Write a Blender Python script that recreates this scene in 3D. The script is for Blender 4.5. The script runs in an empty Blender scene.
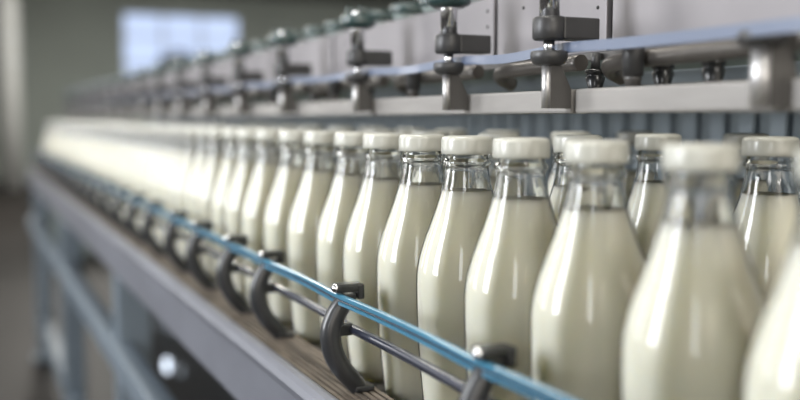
import bpy, bmesh, math, random
from mathutils import Vector, Matrix
random.seed(7)
PI = math.pi
sc = bpy.context.scene
COL = sc.collection
EYE = 1.156          # camera height; belt surface is at 0.900

# ------------------------------------------------------------------ materials
def mat(name, col, rough=.5, metal=0., coat=0., spec=.5, noise=0., nscale=20., stretch=(1,1,1), bump=0., emit=None, estr=0., sss=0., col2=None, coatr=.05):
    m = bpy.data.materials.new(name); m.use_nodes = True
    nt = m.node_tree; b = nt.nodes['Principled BSDF']
    b.inputs['Base Color'].default_value = (*col, 1)
    b.inputs['Roughness'].default_value = rough
    b.inputs['Metallic'].default_value = metal
    b.inputs['Coat Weight'].default_value = coat
    b.inputs['Coat Roughness'].default_value = coatr
    b.inputs['Specular IOR Level'].default_value = spec
    if sss:
        b.inputs['Subsurface Weight'].default_value = sss
        b.inputs['Subsurface Radius'].default_value = (1, .96, .88)
        b.inputs['Subsurface Scale'].default_value = .03
    if emit:
        b.inputs['Emission Color'].default_value = (*emit, 1)
        b.inputs['Emission Strength'].default_value = estr
    if noise or bump or col2:
        tc = nt.nodes.new('ShaderNodeTexCoord'); mp = nt.nodes.new('ShaderNodeMapping')
        mp.inputs['Scale'].default_value = stretch
        nz = nt.nodes.new('ShaderNodeTexNoise'); nz.inputs['Scale'].default_value = nscale
        nz.inputs['Detail'].default_value = 4
        nt.links.new(tc.outputs['Object'], mp.inputs['Vector']); nt.links.new(mp.outputs['Vector'], nz.inputs['Vector'])
        if noise or col2:
            rp = nt.nodes.new('ShaderNodeValToRGB')
            a = col2 if col2 else tuple(c*(1-noise) for c in col)
            rp.color_ramp.elements[0].position = .35; rp.color_ramp.elements[0].color = (*a, 1)
            rp.color_ramp.elements[1].position = .65; rp.color_ramp.elements[1].color = (*col, 1)
            nt.links.new(nz.outputs['Fac'], rp.inputs['Fac']); nt.links.new(rp.outputs['Color'], b.inputs['Base Color'])
        if bump:
            bp = nt.nodes.new('ShaderNodeBump'); bp.inputs['Strength'].default_value = bump; bp.inputs['Distance'].default_value = .002
            nt.links.new(nz.outputs['Fac'], bp.inputs['Height']); nt.links.new(bp.outputs['Normal'], b.inputs['Normal'])
    return m

M = {}
M['milk'] = mat('milk', (.97, .895, .73), .45, sss=.8, spec=.3)
M['cap'] = mat('cap_plastic', (.485, .485, .43), .3, coat=.3, coatr=.15)
M['steel'] = mat('brushed_steel', (.56, .55, .56), .42, .55, noise=.12, nscale=30, stretch=(1, .15, 4))
M['panel'] = mat('painted_panel', (.265, .25, .26), .5, .15, noise=.14, nscale=9, bump=.08)
M['ledge'] = mat('ledge_metal', (.31, .295, .28), .45, .2, noise=.22, nscale=14, stretch=(1, .5, 3))
M['frame'] = mat('conveyor_steel', (.25, .26, .30), .34, .35, noise=.15, nscale=10, stretch=(1, .6, 1))
M['frame_blue'] = mat('conveyor_leg_paint', (.17, .21, .25), .45, .2, noise=.12, nscale=6)
M['dark'] = mat('dark_plastic', (.038, .040, .044), .33, coat=.2, noise=.2, nscale=30)
M['black'] = mat('black_plastic', (.012, .013, .014), .3, coat=.2)
M['darkmetal'] = mat('dark_cast_metal', (.075, .075, .077), .42, .4, noise=.3, nscale=25)
M['bracket'] = mat('bracket_metal', (.125, .12, .115), .42, .4, noise=.3, nscale=25)
M['chrome'] = mat('polished_rod', (.80, .81, .83), .18, 1.)
M['steelrod'] = mat('satin_rod', (.55, .54, .54), .38, .8)
M['blue'] = mat('blue_rail_plastic', (.055, .20, .31), .32, coat=.25, noise=.2, nscale=25, stretch=(1, .3, 1))
M['lilac'] = mat('upper_rail_plastic', (.14, .175, .26), .35, coat=.3, noise=.12, nscale=12, stretch=(1, .3, 1))
M['rod'] = mat('navy_rod', (.025, .03, .05), .25, .3, coat=.4)
M['wear'] = mat('wear_strip', (.20, .165, .13), .55, .2, noise=.45, nscale=60, stretch=(2.4, .35, 1), bump=.15)
M['belt'] = mat('belt_plates', (.20, .19, .175), .45, .4, noise=.3, nscale=40)
M['green'] = mat('green_enamel', (.03, .062, .062), .3, coat=.4, noise=.25, nscale=30)
M['greenlight'] = mat('pale_green_rim', (.42, .50, .48), .3, coat=.2)
M['housing'] = mat('grey_green_paint', (.20, .245, .235), .5, noise=.15, nscale=5)
M['tube'] = mat('grey_tube', (.13, .12, .11), .35, .5, noise=.2, nscale=12)
M['corr'] = mat('blue_grey_sheet', (.25, .30, .345), .4, .15, noise=.08, nscale=8)
M['wall'] = mat('wall_paint', (.32, .355, .33), .8, noise=.15, nscale=.6)
M['wallside'] = mat('side_wall_paint', (.27, .27, .26), .85, noise=.1, nscale=1)
M['beam'] = mat('dark_beam', (.05, .055, .05), .7, noise=.2, nscale=2)
M['floor'] = mat('floor_resin', (.020, .017, .0155), .5, spec=.12, noise=.25, nscale=1.5)
M['pillar'] = mat('white_pillar', (.62, .63, .62), .5, noise=.08, nscale=2)
M['white'] = mat('white_frame', (.7, .72, .74), .5, noise=.05, nscale=4)
M['sky'] = mat('daylit_pane', (.1, .12, .15), .3, emit=(.56, .68, .95), estr=.95)
M['sky'].node_tree.nodes['Principled BSDF'].inputs['Specular IOR Level'].default_value = .2
M['lampglow'] = mat('lamp_glow', (.8, .8, .8), .3, emit=(1, .97, .92), estr=14)
M['indicator'] = mat('indicator_glow', (.8, .85, .9), .3, emit=(.75, .85, 1), estr=2.0)
M['indicator_dim'] = mat('indicator_dim', (.2, .22, .24), .3, emit=(.5, .6, .7), estr=.12)

# thin glass shell (lower bottle): light passes, fresnel reflection
g = bpy.data.materials.new('thin_glass'); g.use_nodes = True; nt = g.node_tree; nt.nodes.clear()
out = nt.nodes.new('ShaderNodeOutputMaterial'); mx = nt.nodes.new('ShaderNodeMixShader')
fr = nt.nodes.new('ShaderNodeFresnel'); fr.inputs['IOR'].default_value = 1.5
tr = nt.nodes.new('ShaderNodeBsdfTransparent'); tr.inputs['Color'].default_value = (.985, .99, .985, 1)
gl = nt.nodes.new('ShaderNodeBsdfGlossy'); gl.inputs['Roughness'].default_value = .045
nt.links.new(fr.outputs[0], mx.inputs[0]); nt.links.new(tr.outputs[0], mx.inputs[1]); nt.links.new(gl.outputs[0], mx.inputs[2])
nt.links.new(mx.outputs[0], out.inputs[0]); M['thin'] = g
g = bpy.data.materials.new('clear_glass'); g.use_nodes = True; nt = g.node_tree; nt.nodes.clear()
out = nt.nodes.new('ShaderNodeOutputMaterial'); gs = nt.nodes.new('ShaderNodeBsdfGlass')
gs.inputs['IOR'].default_value = 1.47; gs.inputs['Roughness'].default_value = .0; gs.inputs['Color'].default_value = (.995, 1, .998, 1)
tc = nt.nodes.new('ShaderNodeTexCoord'); mp = nt.nodes.new('ShaderNodeMapping'); mp.inputs['Scale'].default_value = (1, 1, .25)
nz = nt.nodes.new('ShaderNodeTexNoise'); nz.inputs['Scale'].default_value = 160
bp = nt.nodes.new('ShaderNodeBump'); bp.inputs['Strength'].default_value = .35; bp.inputs['Distance'].default_value = .001
nt.links.new(tc.outputs['Object'], mp.inputs[0]); nt.links.new(mp.outputs[0], nz.inputs['Vector'])
nt.links.new(nz.outputs['Fac'], bp.inputs['Height']); nt.links.new(bp.outputs[0], gs.inputs['Normal'])
nt.links.new(gs.outputs[0], out.inputs[0]); M['glass'] = g

# ------------------------------------------------------------------ mesh helpers
def box(bm, c, s, rot=None, bev=0.):
    b2 = bmesh.new()
    bmesh.ops.create_cube(b2, size=1)
    for v in b2.verts: v.co = Vector((v.co.x*s[0], v.co.y*s[1], v.co.z*s[2]))
    if bev: bmesh.ops.bevel(b2, geom=b2.edges[:], offset=bev, segments=2, affect='EDGES', profile=.6)
    mtx = Matrix.Translation(c) @ (rot.to_4x4() if rot else Matrix.Identity(4))
    b2.transform(mtx); merge(bm, b2)
def merge(bm, b2):
    me = bpy.data.meshes.new('tmp'); b2.to_mesh(me); b2.free(); bm.from_mesh(me); bpy.data.meshes.remove(me)
def lathe(bm, prof, n=40, c=(0, 0, 0), mi=None, close=False, cap_ends=True):
    """prof: list of (r, z) ; mi: material index per segment"""
    rings = []
    for r, z in prof:
        if r < 1e-6: rings.append([bm.verts.new((c[0], c[1], c[2]+z))])
        else: rings.append([bm.verts.new((c[0]+r*math.cos(2*PI*k/n), c[1]+r*math.sin(2*PI*k/n), c[2]+z)) for k in range(n)])
    segs = list(zip(rings, rings[1:]))
    if close: segs.append((rings[-1], rings[0]))
    for si, (a, b) in enumerate(segs):
        for k in range(n):
            k2 = (k+1) % n
            if len(a) == 1 and len(b) == 1: continue
            if len(a) == 1: f = bm.faces.new((a[0], b[k2], b[k]))
            elif len(b) == 1: f = bm.faces.new((a[k], a[k2], b[0]))
            else: f = bm.faces.new((a[k], a[k2], b[k2], b[k]))
            f.smooth = True
            if mi: f.material_index = mi[si]
def sweep(bm, pts, sec, closed_ends=True, smooth=True, fixed=None):
    """sweep a 2-D section along points; fixed = (axis u, axis v) keeps the section's axes"""
    rings = []
    n = len(pts); P = [Vector(p) for p in pts]
    for i in range(n):
        t = (P[min(i+1, n-1)] - P[max(i-1, 0)]).normalized()
        if fixed:
            u = Vector(fixed); v = t.cross(u).normalized(); u = v.cross(t).normalized()
        else:
            ref = Vector((0, 0, 1)) if abs(t.z) < .9 else Vector((1, 0, 0))
            v = t.cross(ref).normalized(); u = v.cross(t).normalized()
        s = sec[i] if isinstance(sec[0][0], (tuple, list)) else sec
        rings.append([bm.verts.new(P[i] + u*a + v*b) for a, b in s])
    m = len(rings[0])
    for a, b in zip(rings, rings[1:]):
        for k in range(m):
            f = bm.faces.new((a[k], a[(k+1) % m], b[(k+1) % m], b[k])); f.smooth = smooth
    if closed_ends:
        bm.faces.new(rings[0][::-1]); bm.faces.new(rings[-1])
def circ(r, n=14, ry=None):
    ry = ry or r
    return [(r*math.cos(2*PI*k/n), ry*math.sin(2*PI*k/n)) for k in range(n)]
def spline(ctrl, per=6):
    C = [Vector(c) for c in ctrl]; out = []
    for i in range(len(C)-1):
        p0, p1, p2, p3 = C[max(i-1, 0)], C[i], C[i+1], C[min(i+2, len(C)-1)]
        for k in range(per):
            t = k/per
            out.append(.5*((2*p1)+(-p0+p2)*t+(2*p0-5*p1+4*p2-p3)*t*t+(-p0+3*p1-3*p2+p3)*t**3))
    out.append(C[-1]); return out
def obj(name, bm, m, parent=None, loc=None):
    bmesh.ops.recalc_face_normals(bm, faces=bm.faces[:])
    me = bpy.data.meshes.new(name); bm.to_mesh(me); bm.free()
    for x in (m if isinstance(m, (list, tuple)) else [m]): me.materials.append(x)
    o = bpy.data.objects.new(name, me); COL.objects.link(o)
    if parent: o.parent = parent
    if loc: o.location = loc
    return o
def thing(name, label, cat, loc=(0, 0, 0), group=None):
    o = bpy.data.objects.new(name, None); COL.objects.link(o); o.location = loc
    o.empty_display_size = .02
    o['label'] = label; o['category'] = cat
    if group: o['group'] = group
    return o
def struct(name, bm, m, label):
    o = obj(name, bm, m); o['kind'] = 'structure'; o['label'] = label; o['category'] = name.split('_')[0]; return o
def dup(root, loc, label, group=None):
    r = root.copy(); COL.objects.link(r); r.location = loc; r['label'] = label
    if group: r['group'] = group
    for ch in root.children:
        c = ch.copy(); COL.objects.link(c); c.parent = r
        for g2 in ch.children:
            d = g2.copy(); COL.objects.link(d); d.parent = c
    return r
B = bmesh.new

# ------------------------------------------------------------------ bottle
def radius(z):
    P = [(0, .0300), (.0025, .0335), (.012, .0352), (.03, .0372), (.06, .0397), (.09, .0413), (.118, .0419), (.131, .0414), (.145, .0386),
         (.160, .0339), (.174, .0287), (.188, .0241), (.2, .0207), (.209, .0188), (.216, .0180)]
    for i in range(len(P)-1):
        if P[i][0] <= z <= P[i+1][0]:
            p0, p1, p2, p3 = P[max(i-1, 0)], P[i], P[i+1], P[min(i+2, len(P)-1)]
            t = (z-p1[0])/(p2[0]-p1[0]); h = p2[0]-p1[0]
            m1 = (p2[1]-p0[1])/(p2[0]-p0[0])*h; m2 = (p3[1]-p1[1])/(p3[0]-p1[0])*h
            return (2*t**3-3*t*t+1)*p1[1]+(t**3-2*t*t+t)*m1+(-2*t**3+3*t*t)*p2[1]+(t**3-t*t)*m2
    return P[-1][1]
FILL = .1975
def make_bottle(label, group, n=48, loc=(0, 0, 0)):
    t = thing('milk_bottle', label, 'bottle', loc, group)
    # glass: thin shell round the milk, thick real glass in the empty neck
    bm = B()
    zs = [0, .001, .0025, .006, .012, .02, .03, .045, .06, .075, .09, .103, .115, .122, .128, .135, .143, .150, .158, .165, .173, .180, .188, .193, FILL]
    lathe(bm, [(0, .003), (.024, .003), (.028, .0)] + [(radius(z), z) for z in zs], n)
    for f in bm.faces: f.material_index = 0
    nb = len(bm.faces)
    outer = [(radius(z), z) for z in (FILL+.0002, .2, .2045, .209, .213, .216)] + [(.0183, .2175), (.0199, .2187), (.0204, .2203), (.0199, .2219), (.0184, .2232), (.0176, .2250), (.0176, .2375)]
    inner = [(.0164, .2375), (.0164, .2232), (.0166, .216), (.0174, .209), (.0193, .2), (radius(FILL)-.0014, FILL+.0002)]
    lathe(bm, outer+inner, n)   # open towards the milk surface
    bm.faces.ensure_lookup_table()
    for f in bm.faces[nb:]: f.material_index = 1
    obj('glass', bm, [M['thin'], M['glass']], t)
    bm = B()
    mz = [.0045, .007, .012, .02, .03, .045, .06, .075, .09, .103, .115, .122, .128, .135, .143, .150, .158, .165, .173, .180, .188, .193, FILL-.0004]
    lathe(bm, [(0, .004)] + [(radius(z)-.0011, z) for z in mz] + [(radius(FILL)-.0022, FILL+.0002), (radius(FILL)-.004, FILL-.0006), (0, FILL-.0008)], n)
    obj('milk', bm, M['milk'], t)
    bm = B()
    lathe(bm, [(.0178, .2300), (.0178, .2272), (.0206, .2272), (.0212, .2282), (.0213, .2310), (.0213, .2382), (.0209, .2403), (.0196, .2416), (.0165, .2424), (.0150, .2419), (0, .2419)], n)
    obj('cap', bm, M['cap'], t)
    return t
BELT = .9
ROW1 = [.330, .4265, .5276, .6188, .7068, .7915, .8760, .9605, 1.058, 1.160, 1.262]
y = 1.262
while y < 4.85:
    y += .0955; ROW1.append(y)
near = ['milk bottle cut off by the right edge of the picture', 'largest whole milk bottle of the front row, soft, beside the cut-off one',
        'second largest whole milk bottle in front, two rear caps beside its own',
        'third largest whole milk bottle of the front row, behind the nearest rail clamp',
        'sharp milk bottle in the front row, fourth largest whole one, with bubbles in the neck',
        'front row milk bottle fifth largest of the whole ones, its base seen under the rail',
        'front row milk bottle just right of the sharp guide bracket, base beside the bracket foot',
        'front row milk bottle right behind the head of the sharp guide bracket',
        'front row milk bottle just left of the sharp guide bracket',
        'front row milk bottle, second to the left of the sharp guide bracket',
        'front row milk bottle, third to the left of the sharp guide bracket']
G1 = 'front row of milk bottles along the guide rail'
proto = make_bottle(near[4], G1, 64)
for i, y in enumerate(ROW1):
    if i < len(near): lab = near[i]
    elif i < 22: lab = 'front row milk bottle, %s left of the sharp guide bracket, softly blurred' % ['fourth', 'fifth', 'sixth', 'seventh', 'eighth', 'ninth', 'tenth', 'eleventh', 'twelfth', 'thirteenth', 'fourteenth'][i-11]
    else: lab = 'strongly blurred milk bottle in the far left stretch of the front row'
    jx = random.uniform(-.0015, .0015); jy = random.uniform(-.002, .002) if i > 10 else 0
    loc = (.377+jx, y+jy, BELT)
    if i == 4: proto.location = loc
    else: dup(proto, loc, lab, G1 if i < 22 else 'far blurred bottles of the front row')
for o in [c for c in COL.objects if c.get('category') == 'bottle']: o.rotation_euler.z = random.uniform(0, 6)
G2 = 'milk bottles in the rows behind the front row'
REAR = [(.575, .574, 'sharp rear milk bottle at the right edge, behind the nearest whole bottle'),
        (.590, .728, 'rear milk bottle seen between the two largest whole front bottles, sharp cap'),
        (.487, .708, 'second row milk bottle whose cap shows left of the second largest whole front cap'),
        (.690, .890, 'dim back row milk bottle peeking out right of the second largest whole front cap'),
        (.685, .715, 'dim back row milk bottle hidden behind the nearest whole bottle, cap edge showing'),
        (.487, .845, 'second row milk bottle peeking out right of the cap of the sharp front bottle'),
        (.487, 1.003, 'second row milk bottle peeking out above the cap of the fifth largest front bottle'),
        (.487, 1.145, 'second row milk bottle peeking out behind the front bottles above the sharp guide bracket')]
for x, y, lab in REAR: dup(proto, (x, y, BELT), lab, G2)
for k in range(20): dup(proto, (.487+random.uniform(-.003, .003), 1.29+.135*k, BELT), 'blurred second row milk bottle mostly hidden by the front row', 'blurred second row bottles')
for k in range(10): dup(proto, (.592+random.uniform(-.003, .003), .875+.14*k, BELT), 'third row milk bottle almost hidden by the bottles before it', 'third row bottles')

# ------------------------------------------------------------------ conveyor
Y0, Y1 = -.35, 5.05
conv = thing('conveyor', 'long steel conveyor table carrying the rows of milk bottles', 'conveyor', (0, 0, 0))
bm = B()   # side beam with a rounded upper edge and folded lower lip
sec = [(.2685, .906), (.2705, .9125), (.275, .9160), (.281, .9165), (.2855, .9150), (.2865, .905), (.2835, .900), (.2835, .836), (.300, .836), (.300, .832), (.276, .832), (.2735, .836), (.2735, .895)]
sweep(bm, [(0, Y0, 0), (0, Y1, 0)], [(z, x) for x, z in sec], smooth=False, fixed=(0, 0, 1))
for v in bm.verts: pass
side = obj('side_beam', bm, M['frame']); side['label'] = 'long pale steel side beam along the front edge of the bottle conveyor'; side['category'] = 'beam'
bm = B(); box(bm, (.825, (Y0+Y1)/2, .857), (.012, Y1-Y0, .085), bev=.002); obj('side_beam', bm, M['frame'], conv)
bm = B()
box(bm, (.3100, (Y0+Y1)/2, .9045), (.048, Y1-Y0, .013))
for k in range(7): box(bm, (.291+.0065*k, (Y0+Y1)/2, .9115), (.0038, Y1-Y0, .0032))
obj('wear_strip', bm, M['wear'], side)
bm = B()
n = 170
for k in range(n):
    yy = Y0 + (k+.5)*(Y1-Y0)/n
    box(bm, (.578, yy, .8965), (.478, (Y1-Y0)/n-.0022, .007))
box(bm, (.578, (Y0+Y1)/2, .889), (.478, Y1-Y0, .008))
obj('belt', bm, M['belt'], conv)
for yy in [k*.8 for k in range(0, 7)]:
    bm = B(); box(bm, (.553, yy+.1, .858), (.53, .05, .045)); obj('cross_member', bm, M['frame_blue'], conv)
def leg(x, yy):
    bm = B(); box(bm, (x, yy, .44), (.07, .07, .80), bev=.006); box(bm, (x, yy, .02), (.11, .11, .02), bev=.003)
    return obj('leg', bm, M['frame_blue'], conv)
for yy in (.55, 2.12, 3.45, 4.85):
    leg(.315, yy); leg(.79, yy)
for x in (.285,):
    bm = B(); box(bm, (x, 2.4, .660), (.045, 5.2, .055), bev=.008); obj('lower_rail', bm, M['frame_blue'], conv)
bm = B(); box(bm, (.815, 2.4, .30), (.04, 5.2, .06), bev=.006); obj('lower_rail', bm, M['frame_blue'], conv)
bm = B(); box(bm, (.31, 2.4, .20), (.05, 5.2, .05), bev=.006); obj('lower_rail', bm, M['frame_blue'], conv)

# black box added for the dark void under the conveyor, with round indicator lamps
bm = B(); box(bm, (.70, 2.95, .45), (.20, 1.9, .78), bev=.01); void_box = obj('drive_cabinet', bm, M['black'], conv); void_box['label'] = 'black drive cabinet with small round lamps'
bm = B(); box(bm, (.598, 2.95, .45), (.006, 1.7, .70), bev=.002); obj('cabinet_door', bm, M['black'], void_box)
def lamp(y, z, r, m):
    bm = B(); lathe(bm, [(0, .012), (r*.8, .010), (r, .004), (r, 0)], 20); o = obj('indicator_lamp', bm, m, void_box, (.595, 2.95+y, z)); o.rotation_euler = (0, -PI/2, 0)
lamp(.29, .330, .024, M['indicator']); lamp(.05, .365, .016, M['indicator_dim']); lamp(.44, .44, .018, M['indicator_dim']); lamp(.22, .47, .018, M['indicator_dim']); lamp(-.02, .22, .02, M['indicator_dim'])

# ------------------------------------------------------------------ guide brackets and rails
YB = [.5336-.19, .5336, .7933, 1.0266, 1.1799, 1.3667, 1.5393, 1.745]
while YB[-1] < 4.75: YB.append(YB[-1] + .19)
def make_bracket(label, group):
    t = thing('guide_bracket', label, 'bracket', (0, 0, 0), group)
    ctrl = [(.3045, 0, .9985), (.2945, 0, .986), (.2885, 0, .970), (.2900, 0, .952), (.2980, 0, .9355), (.3090, 0, .9225), (.3150, 0, .9150)]
    pts = spline(ctrl, 5)
    sec = []
    for i in range(len(pts)):
        w = .0080 + .0014*math.sin(PI*i/(len(pts)-1)); h = .0068
        sec.append([(w*.95, -h*.45), (w*.95, h*.45), (w*.5, h), (-w*.5, h), (-w*.95, h*.45), (-w*.95, -h*.45), (-w*.5, -h), (w*.5, -h)])
    bm = B(); sweep(bm, pts, sec, fixed=(1, 0, 0)); box(bm, (.318, 0, .9158), (.018, .016, .005), bev=.0015)
    obj('arm', bm, M['dark'], t)
    bm = B()
    box(bm, (.3040, 0, 1.0075), (.0240, .0150, .0075), bev=.0022); box(bm, (.3145, 0, 1.0040), (.0060, .0165, .014), bev=.0018)
    box(bm, (.3050, 0, .9990), (.011, .012, .006), bev=.001)
    obj('clamp_head', bm, M['black'], t)
    bm = B(); lathe(bm, [(0, .0035), (.0022, .0033), (.0036, .0022), (.004, 0)], 18)
    o = obj('bolt', bm, M['chrome'], t, (.2920, -.003, 1.0078)); o.rotation_euler = (0, -PI/2, 0)
    bm = B(); box(bm, (.2990, 0, .9700), (.0180, .009, .011), bev=.002); obj('rod_holder', bm, M['black'], t)
    return t
gb = None
wh = ['unused', 'nearest guide bracket with round chrome bolt head, low in the picture', 'sharp dark curved guide bracket with faceted black clamp head',
      'dark guide bracket with shiny bolt, first one left of the sharp bracket', 'dark guide bracket, second to the left of the sharp bracket',
      'dark guide bracket, third to the left of the sharp bracket', 'dark guide bracket, fourth to the left of the sharp bracket', 'dark guide bracket, fifth to the left of the sharp bracket']
for i, y in enumerate(YB):
    if i == 0: continue
    lab = wh[i] if i < 8 else 'strongly blurred guide bracket on the far left stretch of the conveyor edge'
    grp = 'guide brackets along the conveyor edge' if i < 8 else 'far blurred guide brackets'
    if gb is None: gb = make_bracket(lab, grp); gb.location = (0, y, 0)
    else: dup(gb, (0, y, 0), lab, grp)
# blue guide rail: grooved strip, bowing a little between the clamps
rail = thing('guide_rail', 'blue plastic guide rail running along the front of the bottles', 'rail')
def rail_pts(x0, z0, ys, bow, dz, per=8):
    pts = []
    for a, b in zip(ys, ys[1:]):
        for k in range(per):
            t = k/per; s = math.sin(PI*t)
            pts.append((x0 + bow*s, a+(b-a)*t, z0 + dz*s))
    pts.append((x0, ys[-1], z0)); return pts
ys = [Y0+.4] + YB[0:] + [5.03]
pts = rail_pts(.2955, .9975, ys, .0022, .0008)
bm = B(); sweep(bm, pts, [(z, x) for x, z in [(-.0010, -.0048), (-.0022, -.0040), (-.0022, -.0018), (-.0010, -.0013), (-.0010, .0010), (-.0022, .0015), (-.0022, .0044), (-.0012, .0050), (.0016, .0050), (.0016, -.0048)]], smooth=False, fixed=(0, 0, 1)); obj('grooved_strip', bm, M['blue'], rail)
bm = B(); sweep(bm, [(x-.0012, y, z-.0003) for x, y, z in pts], circ(.0009, 6)); obj('core_wire', bm, M['rod'], rail)
rodt = rail_pts(.3080, .9700, ys, .0, .0015)
bm = B(); sweep(bm, rodt, circ(.0044, 12)); o = obj('guide_rod', bm, M['rod'])
o['label'] = 'thin dark round guide rod below the blue rail, passing behind the brackets'; o['category'] = 'rod'

# ------------------------------------------------------------------ overhead machine
LT, LB = 1.1800, 1.1605
ov = thing('overhead_frame', 'overhead steel filling frame with pale panels and ledge above the bottles', 'machine')
segs = [(.15, .655), (.660, 1.07), (1.075, 1.72), (1.725, 2.6), (2.605, 3.7), (3.705, 4.8)]
for a, b in segs:
    bm = B(); box(bm, (.4605, (a+b)/2, (LT+LB)/2), (.027, b-a, LT-LB), bev=.0022); obj('ledge', bm, M['ledge'], ov)
psegs = [(.15, .668), (.676, .858), (.866, 1.33), (1.338, 1.9), (1.908, 2.8), (2.808, 3.8), (3.808, 4.7)]
for a, b in psegs:
    bm = B(); box(bm, (.4945, (a+b)/2, 1.2455), (.006, b-a, .066), bev=.0012); box(bm, (.506, (a+b)/2, 1.2765), (.026, b-a, .004), bev=.001)
    p = obj('panel', bm, M['panel'], ov)
    if b < 3:
        for yy, zz in ((a+.012, 1.266), (a+.012, 1.250), (b-.05, 1.262)):
            bm = B(); lathe(bm, [(0, .0014), (.0014, .001), (.0018, 0)], 12); r = obj('rivet', bm, M['black'], p, (.4915, yy, zz)); r.rotation_euler = (0, -PI/2, 0)
bm = B(); box(bm, (.5015, 2.44, 1.2455), (.008, 4.5, .060)); obj('backing_strip', bm, M['darkmetal'], ov)
bm = B(); box(bm, (.497, 2.44, 1.2095), (.010, 4.5, .006)); obj('lower_lip', bm, M['bracket'], ov)
bm = B(); box(bm, (.69, 2.5, 1.222), (.14, 4.6, .105), bev=.012); obj('housing', bm, M['housing'], ov)
for yy in (1.0, 2.2, 3.4, 4.6):
    bm = B(); box(bm, (.563, yy, 1.245), (.115, .03, .03)); obj('cross_bar', bm, M['darkmetal'], ov)
bm = B(); box(bm, (.625, .9, 1.196), (.012, 1.4, .014), bev=.002); obj('long_bar', bm, M['corr'], ov)

# curved pipe sections under the panels, one per bay
PY = [.441, .665, .8415, 1.080, 1.375]
while PY[-1] < 4.5: PY.append(PY[-1] + .25)
pn = ['large pipe section in the nearest right bay', 'pipe section in the bay between the two sharp posts', 'pipe section in the bay left of the second sharp post']
for i, (a, b) in enumerate(zip(PY, PY[1:])):
    bm = B()
    sweep(bm, spline([(.495, b-.008, 1.190), (.478, b-.014, 1.196), (.470, b-.035, 1.2005), (.468, (a+b)/2, 1.2020), (.468, a+.012, 1.2025)], 6), circ(.0068, 14))
    o = obj('air_pipe', bm, M['tube']); o['category'] = 'pipe'
    lab = ['grey pipe with a curved end under the panel in the nearest right bay', 'grey curved pipe under the panel between the two sharp posts',
           'grey curved pipe under the panel, first bay left of the sharp posts', 'grey curved pipe under the panel, second bay left of the sharp posts']
    o['label'] = lab[i] if i < 4 else 'blurred grey pipe under the panels in the far bays'
    o['group'] = 'pipes under the panels' if i < 4 else 'far pipes under the panels'
bm = B(); sweep(bm, [(.468, .16, 1.2025), (.468, .44, 1.2025)], circ(.0085, 14)); o = obj('air_pipe', bm, M['tube']); o['category'] = 'pipe'; o['label'] = 'thicker grey pipe leaving the picture at the right edge under the panel'; o['group'] = 'pipes under the panels'

# posts
def make_post(label, group, upper=True):
    t = thing('support_post', label, 'post', (0, 0, 0), group)
    if upper:
        bm = B(); lathe(bm, [(0, 1.2825), (.0070, 1.2825), (.0082, 1.281), (.0082, 1.236), (0, 1.236)], 24); obj('upper_shaft', bm, M['chrome'], t)
        bm = B(); lathe(bm, [(0, 1.2372), (.0115, 1.2372), (.0135, 1.2355), (.0135, 1.2205), (.0120, 1.2188), (0, 1.2188)], 28)
        box(bm, (.023, -.002, 1.2280), (.034, .021, .0175), bev=.0015); obj('collar', bm, M['darkmetal'], t)
        bm = B(); lathe(bm, [(0, 1.2195), (.0045, 1.2195), (.0045, 1.208), (0, 1.208)], 18); obj('thin_shaft', bm, M['chrome'], t)
    bm = B(); lathe(bm, [(0, 1.2100), (.0140, 1.2100), (.0150, 1.2085), (.0150, 1.2045), (.0125, 1.2000), (.009, 1.1985), (0, 1.1985)], 28); obj('hub', bm, M['darkmetal'], t)
    bm = B()
    pr = [(-.002, 1.199), (.0075, 1.199), (.0175, 1.180), (.0175, 1.1645), (-.002, 1.1645)]
    fa = [bm.verts.new((x, -.006, z)) for x, z in pr]; fb = [bm.verts.new((x, .004, z)) for x, z in pr]
    bm.faces.new(fa); bm.faces.new(fb[::-1])
    for k in range(5): bm.faces.new((fa[k], fb[k], fb[(k+1) % 5], fa[(k+1) % 5]))
    obj('gusset_plate', bm, M['bracket'], t)
    bm = B(); lathe(bm, [(0, 1.199), (.0042, 1.199), (.0042, 1.1645), (0, 1.1645)], 18, c=(-.003, -.002, 0)); obj('lower_rod', bm, M['steelrod'], t)
    return t
PX = .4285
first = thing('support_post', 'near right out-of-focus post stub with a round hub in front of the ledge', 'post', (PX+.004, .441, 0), 'support posts of the overhead frame')
bm = B(); lathe(bm, [(0, 1.2095), (.0120, 1.2095), (.0145, 1.2065), (.0145, 1.2020), (.0115, 1.1990), (0, 1.1990)], 28); obj('hub', bm, M['darkmetal'], first)
bm = B(); lathe(bm, [(0, 1.200), (.0062, 1.200), (.0062, 1.1625), (0, 1.1625)], 24); obj('lower_rod', bm, M['steelrod'], first)
bm = B()
pr = [(.0, 1.201), (.014, 1.201), (.024, 1.180), (.024, 1.1625), (0, 1.1625)]
fa = [bm.verts.new((x, -.006, z)) for x, z in pr]; fb = [bm.verts.new((x, .006, z)) for x, z in pr]
bm.faces.new(fa); bm.faces.new(fb[::-1])
for k in range(5): bm.faces.new((fa[k], fb[k], fb[(k+1) % 5], fa[(k+1) % 5]))
obj('gusset_plate', bm, M['bracket'], first)
post = None
pl = ['sharp steel post right of the picture centre with dark collar and triangular plate', 'steel post with dark collar near the picture centre, under a green disc',
      'blurred steel post, first one left of the two sharp posts', 'blurred steel post, second one left of the two sharp posts']
for i, y in enumerate(PY[1:]):
    lab = pl[i] if i < 4 else 'strongly blurred steel post on the far left part of the overhead frame'
    grp = 'support posts of the overhead frame' if i < 4 else 'far blurred support posts'
    if post is None: post = make_post(lab, grp); post.location = (PX, y, 0)
    else: dup(post, (PX, y, 0), lab, grp)

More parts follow.
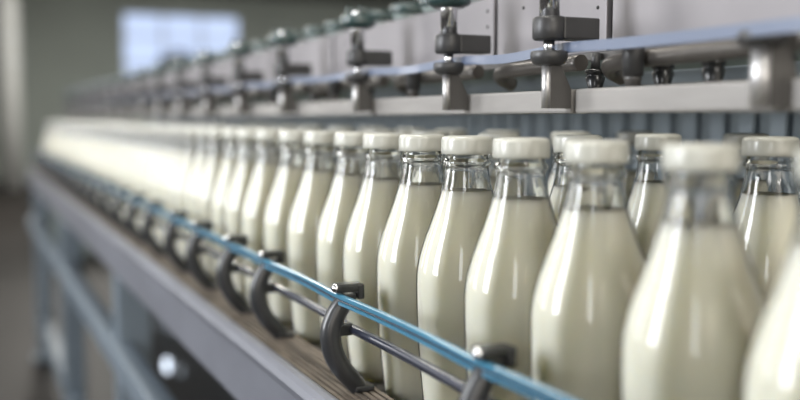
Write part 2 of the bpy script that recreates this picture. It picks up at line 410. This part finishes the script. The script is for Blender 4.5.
# upper rail
ur = B(); sec = [(.0040, -.0020), (.0040, .0020), (-.0040, .0020), (-.0040, -.0020)]
ctrl = [(.405, .30, 1.2055), (.418, .41, 1.2075), (.428, .50, 1.2090), (.436, .58, 1.2105), (.4400, .66, 1.2125), (.4385, .75, 1.2090), (.4400, .8415, 1.2120), (.438, .95, 1.2085), (.440, 1.080, 1.2115), (.438, 1.22, 1.209)]
for a in PY[4:]: ctrl += [(.440, a, 1.2125), (.438, a+.12, 1.2095)]
sweep(ur, spline(ctrl, 5), sec, smooth=False, fixed=(0, 0, 1))
o = obj('upper_rail', ur, M['lilac']); o['label'] = 'lilac-blue flat plastic strip running along the overhead frame behind the posts'; o['category'] = 'rail'

# nozzles and pins
def make_nozzle(label, group, loc):
    t = thing('spray_nozzle', label, 'nozzle', loc, group)
    bm = B(); lathe(bm, [(0, .020), (.0085, .020), (.0090, .017), (.0075, .0165), (.0075, .014), (.0085, .0135), (.0055, .002), (.0045, 0), (0, 0)], 22); obj('tip', bm, M['black'], t)
    bm = B(); lathe(bm, [(0, .034), (.0040, .034), (.0040, .020), (0, .020)], 14); obj('stem', bm, M['darkmetal'], t)
    return t
nz = make_nozzle('black conical nozzle just right of the grey pin, above the ledge', 'nozzles above the ledge', (.487, .597, 1.1775))
for y, lab in ((.684, 'dark stepped nozzle just right of the sharp right-hand post'), (.542, 'black ribbed nozzle hanging between the grey pin and the near right post'), (.478, 'black nozzle partly behind the near right post stub')):
    dup(nz, (.487, y, 1.1775), lab)
for k in range(14): dup(nz, (.487, 1.19+.22*k, 1.1775), 'blurred dark nozzle above the far ledge', 'far blurred nozzles')
def make_pin(label, group, loc):
    t = thing('grey_pin', label, 'pin', loc, group)
    bm = B(); lathe(bm, [(0, .030), (.0080, .030), (.0085, .028), (.0078, .008), (0, .008)], 22); obj('sleeve', bm, M['darkmetal'], t)
    bm = B(); lathe(bm, [(0, .008), (.0065, .008), (.0068, .005), (.0060, .0045), (.0060, 0), (0, 0)], 22); obj('foot', bm, M['bracket'], t)
    return t
pin = make_pin('grey cylindrical pin standing on the ledge right of the sharp post', 'pins on the ledge', (.4560, .593, LT))
dup(pin, (.4560, .982, LT), 'grey cylindrical pin on the ledge just left of the centre post')
for k in range(9): dup(pin, (.4560, 1.235+.25*k+(.03 if k else 0), LT), 'blurred grey pin standing on the far ledge', 'far blurred pins')

# green discs along the top edge
def make_disc(label, group, loc, r=.0225):
    t = thing('green_disc', label, 'disc', loc, group)
    bm = B(); lathe(bm, [(0, .020), (r*.55, .020), (r*.85, .0185), (r, .015), (r, .009), (r*.93, .006), (0, .006)], 28); obj('rim', bm, M['green'], t)
    bm = B(); lathe(bm, [(0, .006), (r*.82, .006), (r*.80, .003), (r*.5, 0), (0, 0)], 28); obj('underside', bm, M['greenlight'], t)
    return t
dy = [.930, 1.020, 1.105, 1.195, 1.265, 1.345, 1.440, 1.540, 1.640]
dl = ['flat green disc directly right of the centre post, at the top picture edge', 'flat green disc, first one left of the centre post', 'flat green disc, second one left of the centre post',
      'flat green disc, third one left of the centre post', 'flat green disc, fourth one left of the centre post', 'flat green disc, fifth one left of the centre post',
      'flat green disc, sixth one left of the centre post', 'flat green disc, seventh one left of the centre post', 'flat green disc, eighth one left of the centre post']
ds = None
for i, y in enumerate(dy):
    if ds is None: ds = make_disc(dl[i], 'green discs along the top of the frame', (.505, y, 1.2785))
    else: dup(ds, (.505, y, 1.2785), dl[i])
for k in range(22): dup(ds, (.505, 1.74+.10*k, 1.2785), 'blurred green disc on the far top edge of the frame', 'far blurred green discs')
ph = None
for i, y in enumerate(PY[2:]):
    lab = ['dark green hub with square top on the centre post', 'dark green hub on the first blurred post left of the centre post', 'dark green hub on the second blurred post left of the centre post'][i] if i < 3 else 'blurred green hub on a far post'
    grp = 'green hubs on the posts' if i < 3 else 'far green hubs'
    if ph is None:
        ph = thing('post_hub', lab, 'hub', (PX, y, 1.262), grp)
        bm = B(); lathe(bm, [(.0086, .0), (.014, .0), (.020, .003), (.0215, .006), (.0215, .013), (.019, .016), (.0086, .016)], 28, close=True); obj('wheel', bm, M['green'], ph)
        bm = B()
        for s in range(4): box(bm, (.0115*math.cos(s*PI/2), .0115*math.sin(s*PI/2), .021), (.006, .006, .010), bev=.001)
        obj('lugs', bm, M['green'], ph)
    else: dup(ph, (PX, y, 1.262), lab, grp)

# corrugated sheet behind the bottles
bm = B(); per = .049; y = .12; prevs = None; k = 0
pts = []
while y < 4.9:
    for dx, f in ((0, 0), (.020, .05), (.022, .14), (0, .22), (-.006, .6), (0, .96)):
        pts.append((.840+dx*.8, y+f*per))
    y += per
fr_ = [bm.verts.new((x, yy, .88)) for x, yy in pts]; tp = [bm.verts.new((x, yy, 1.188)) for x, yy in pts]
fr2 = [bm.verts.new(((.866), yy, .88)) for x, yy in pts]; tp2 = [bm.verts.new(((.866), yy, 1.188)) for x, yy in pts]
for i in range(len(pts)-1):
    bm.faces.new((fr_[i], fr_[i+1], tp[i+1], tp[i])); bm.faces.new((fr2[i], tp2[i], tp2[i+1], fr2[i+1])); bm.faces.new((tp[i], tp[i+1], tp2[i+1], tp2[i]))
o = obj('ribbed_guard', bm, M['corr']); o['label'] = 'blue-grey vertically ribbed guard sheet behind the rear bottles'; o['category'] = 'guard'

# ------------------------------------------------------------------ hall
YW = 20.
XL, XR_, ZC, YS = -2.2, 10., 4.4, -6.
bm = B(); box(bm, ((XL+XR_)/2, 7, -.05), (XR_-XL+.4, 26.4, .1)); struct('floor', bm, M['floor'], 'dark brown glossy hall floor')
bm = B(); box(bm, ((XL+XR_)/2, 7, ZC+.05), (XR_-XL+.4, 26.4, .1)); struct('ceiling', bm, M['wallside'], 'grey hall ceiling')
# back wall with a real window opening
W0, W1, WZ0, WZ1 = 2.93, 5.28, 1.72, 3.26
bm = B()
def wallbox(x0, x1, z0, z1): box(bm, ((x0+x1)/2, YW+.1, (z0+z1)/2), (x1-x0, .2, z1-z0))
wallbox(XL, W0, 0, ZC); wallbox(W1, XR_, 0, ZC); wallbox(W0, W1, 0, WZ0); wallbox(W0, W1, WZ1, ZC)
struct('wall_back', bm, M['wall'], 'dark grey-green back wall of the hall')
bm = B(); box(bm, ((XL+XR_)/2, YW-.15, 3.86), (XR_-XL, .3, .32)); struct('trim_1', bm, M['beam'], 'dark beam along the top of the back wall')
bm = B()
for x in (W0, (W0*2+W1)/3, (W0+2*W1)/3, W1): box(bm, (x, YW+.06, (WZ0+WZ1)/2), (.05, .06, WZ1-WZ0+.05))
for z in (WZ0, WZ0+.52, WZ0+1.1, WZ1): box(bm, ((W0+W1)/2, YW+.06, z), (W1-W0+.05, .06, .045))
win = struct('window_1', bm, M['white'], 'bright bluish window in the back wall')
bm = B(); box(bm, ((W0+W1)/2, YW+.12, (WZ0+WZ1)/2), (W1-W0, .02, WZ1-WZ0)); obj('pane', bm, M['sky'], win)
# distant silo in front of the window's lower right
tk = thing('storage_tank', 'dark distant tank standing before the lower right of the window', 'tank', (3.66, 18.2, 0))
bm = B(); lathe(bm, [(0, 0), (.36, 0), (.36, 2.28), (.33, 2.33), (.15, 2.37), (0, 2.37)], 40); obj('body', bm, M['beam'], tk)
bm = B(); lathe(bm, [(0, 2.36), (.12, 2.36), (.12, 2.41), (0, 2.41)], 20); obj('lid', bm, M['darkmetal'], tk)
# pillar
pil = thing('round_column_tank', 'pale tall slim round tank standing at the far left of the hall', 'tank', (.683, 17, 0))
bm = B(); lathe(bm, [(0, 0), (.165, 0), (.165, 3.02), (.15, 3.12), (.10, 3.19), (0, 3.22)], 32); obj('shaft', bm, M['pillar'], pil)
for z in (2.05, 2.42):
    bm = B(); lathe(bm, [(.165, z), (.174, z+.01), (.174, z+.04), (.165, z+.05)], 32, close=True); obj('collar', bm, M['white'], pil)
# distant dark machine past the conveyor end, low on the left
fm = thing('far_machine', 'dark blurred machine beyond the far end of the conveyor', 'machine', (1.1, 9.2, 0))
bm = B(); box(bm, (0, 0, .42), (.9, 1.2, .84), bev=.03); obj('body', bm, M['housing'], fm)
bm = B(); box(bm, (0, 0, .88), (.7, .9, .10), bev=.02); obj('top_cover', bm, M['darkmetal'], fm)
# side walls
bm = B(); box(bm, (XR_+.1, 7, ZC/2), (.2, 26, ZC)); struct('wall_right', bm, M['wallside'], 'grey right wall of the hall')
WIN = [(-2.9, -1.9, 1.0, 3.2), (1.0, 1.75, 1.05, 3.4), (3.2, 4.6, .9, 3.4), (6.2, 7.6, .9, 3.4)]  # second window matches the bottle highlights; the others are added for fill light
bm = B(); yy = YS
for a, b, z0, z1 in WIN:
    box(bm, (XL-.1, (yy+a)/2, ZC/2), (.2, a-yy, ZC)); box(bm, (XL-.1, (a+b)/2, z0/2), (.2, b-a, z0)); box(bm, (XL-.1, (a+b)/2, (z1+ZC)/2), (.2, b-a, ZC-z1)); yy = b
box(bm, (XL-.1, (yy+YW)/2, ZC/2), (.2, YW-yy, ZC)); struct('wall_left', bm, M['wallside'], 'grey left wall of the hall with tall windows')
for i, (a, b, z0, z1) in enumerate(WIN):
    bm = B()
    for y in (a, b): box(bm, (XL-.1, y, (z0+z1)/2), (.06, .05, z1-z0))
    for z in (z0, z1): box(bm, (XL-.1, (a+b)/2, z), (.06, b-a, .05))
    struct('window_%d' % (i+2), bm, M['white'], 'tall daylight window in the left wall')

# ------------------------------------------------------------------ lights
def area(name, loc, rot, sx, sy, power, col=(1, 1, 1)):
    l = bpy.data.lights.new(name, 'AREA'); l.shape = 'RECTANGLE'; l.size = sx; l.size_y = sy; l.energy = power; l.color = col
    o = bpy.data.objects.new(name, l); COL.objects.link(o); o.location = loc; o.rotation_euler = rot; return o
for (a, b, z0, z1), k in zip(WIN, (16, 54, 13, 9)):
    ar = (b-a)*(z1-z0)
    area('window_daylight', (XL-.12, (a+b)/2, (z0+z1)/2), (0, -PI/2, 0), z1-z0-.06, b-a-.06, ar*k, (.90, .94, 1))
for y in (-2.5, 1.5, 5.5, 9.5): area('ceiling_light', (.2, y, ZC-.12), (0, 0, 0), .5, 2.2, 60, (1, .96, .88))  # unseen overhead lamps added for soft ambient light
for x, y in ((3., 13.5), (6.5, 13.5), (1.2, 12.)): area('hall_light', (x, y, ZC-.12), (0, 0, 0), .5, 2.2, 210, (1, .97, .9))  # unseen lamps added deep in the hall to brighten the back wall
for x in (.15, .62): area('bay_lamp', (x, -2.6, 1.95), (-.35+PI/2, 0, 0), .16, .16, 2.2, (1, .97, .92))
w = bpy.data.worlds.new('world'); sc.world = w; w.use_nodes = True
w.node_tree.nodes['Background'].inputs[0].default_value = (.86, .80, .71, 1); w.node_tree.nodes['Background'].inputs[1].default_value = 3.1

# ------------------------------------------------------------------ camera
cd = bpy.data.cameras.new('camera'); cam = bpy.data.objects.new('camera', cd); COL.objects.link(cam); sc.camera = cam
cd.sensor_width = 36; cd.lens = 968/800*36; cd.clip_start = .02
cam.location = (0, 0, EYE)
cam.rotation_euler = (PI/2 - math.radians(4.783), 0, -math.radians(24.124))
cd.dof.use_dof = True; cd.dof.focus_distance = .815; cd.dof.aperture_fstop = 2.3

sc.view_settings.view_transform = 'Standard'; sc.view_settings.look = 'None'; sc.view_settings.gamma = 1
sc.view_settings.use_curve_mapping = False; sc.view_settings.exposure = .2
cy = sc.cycles; cy.use_denoising = True; cy.max_bounces = 12; cy.transmission_bounces = 10; cy.transparent_max_bounces = 24
cy.diffuse_bounces = 7; cy.glossy_bounces = 4; cy.caustics_reflective = False; cy.caustics_refractive = False; cy.sample_clamp_indirect = 4
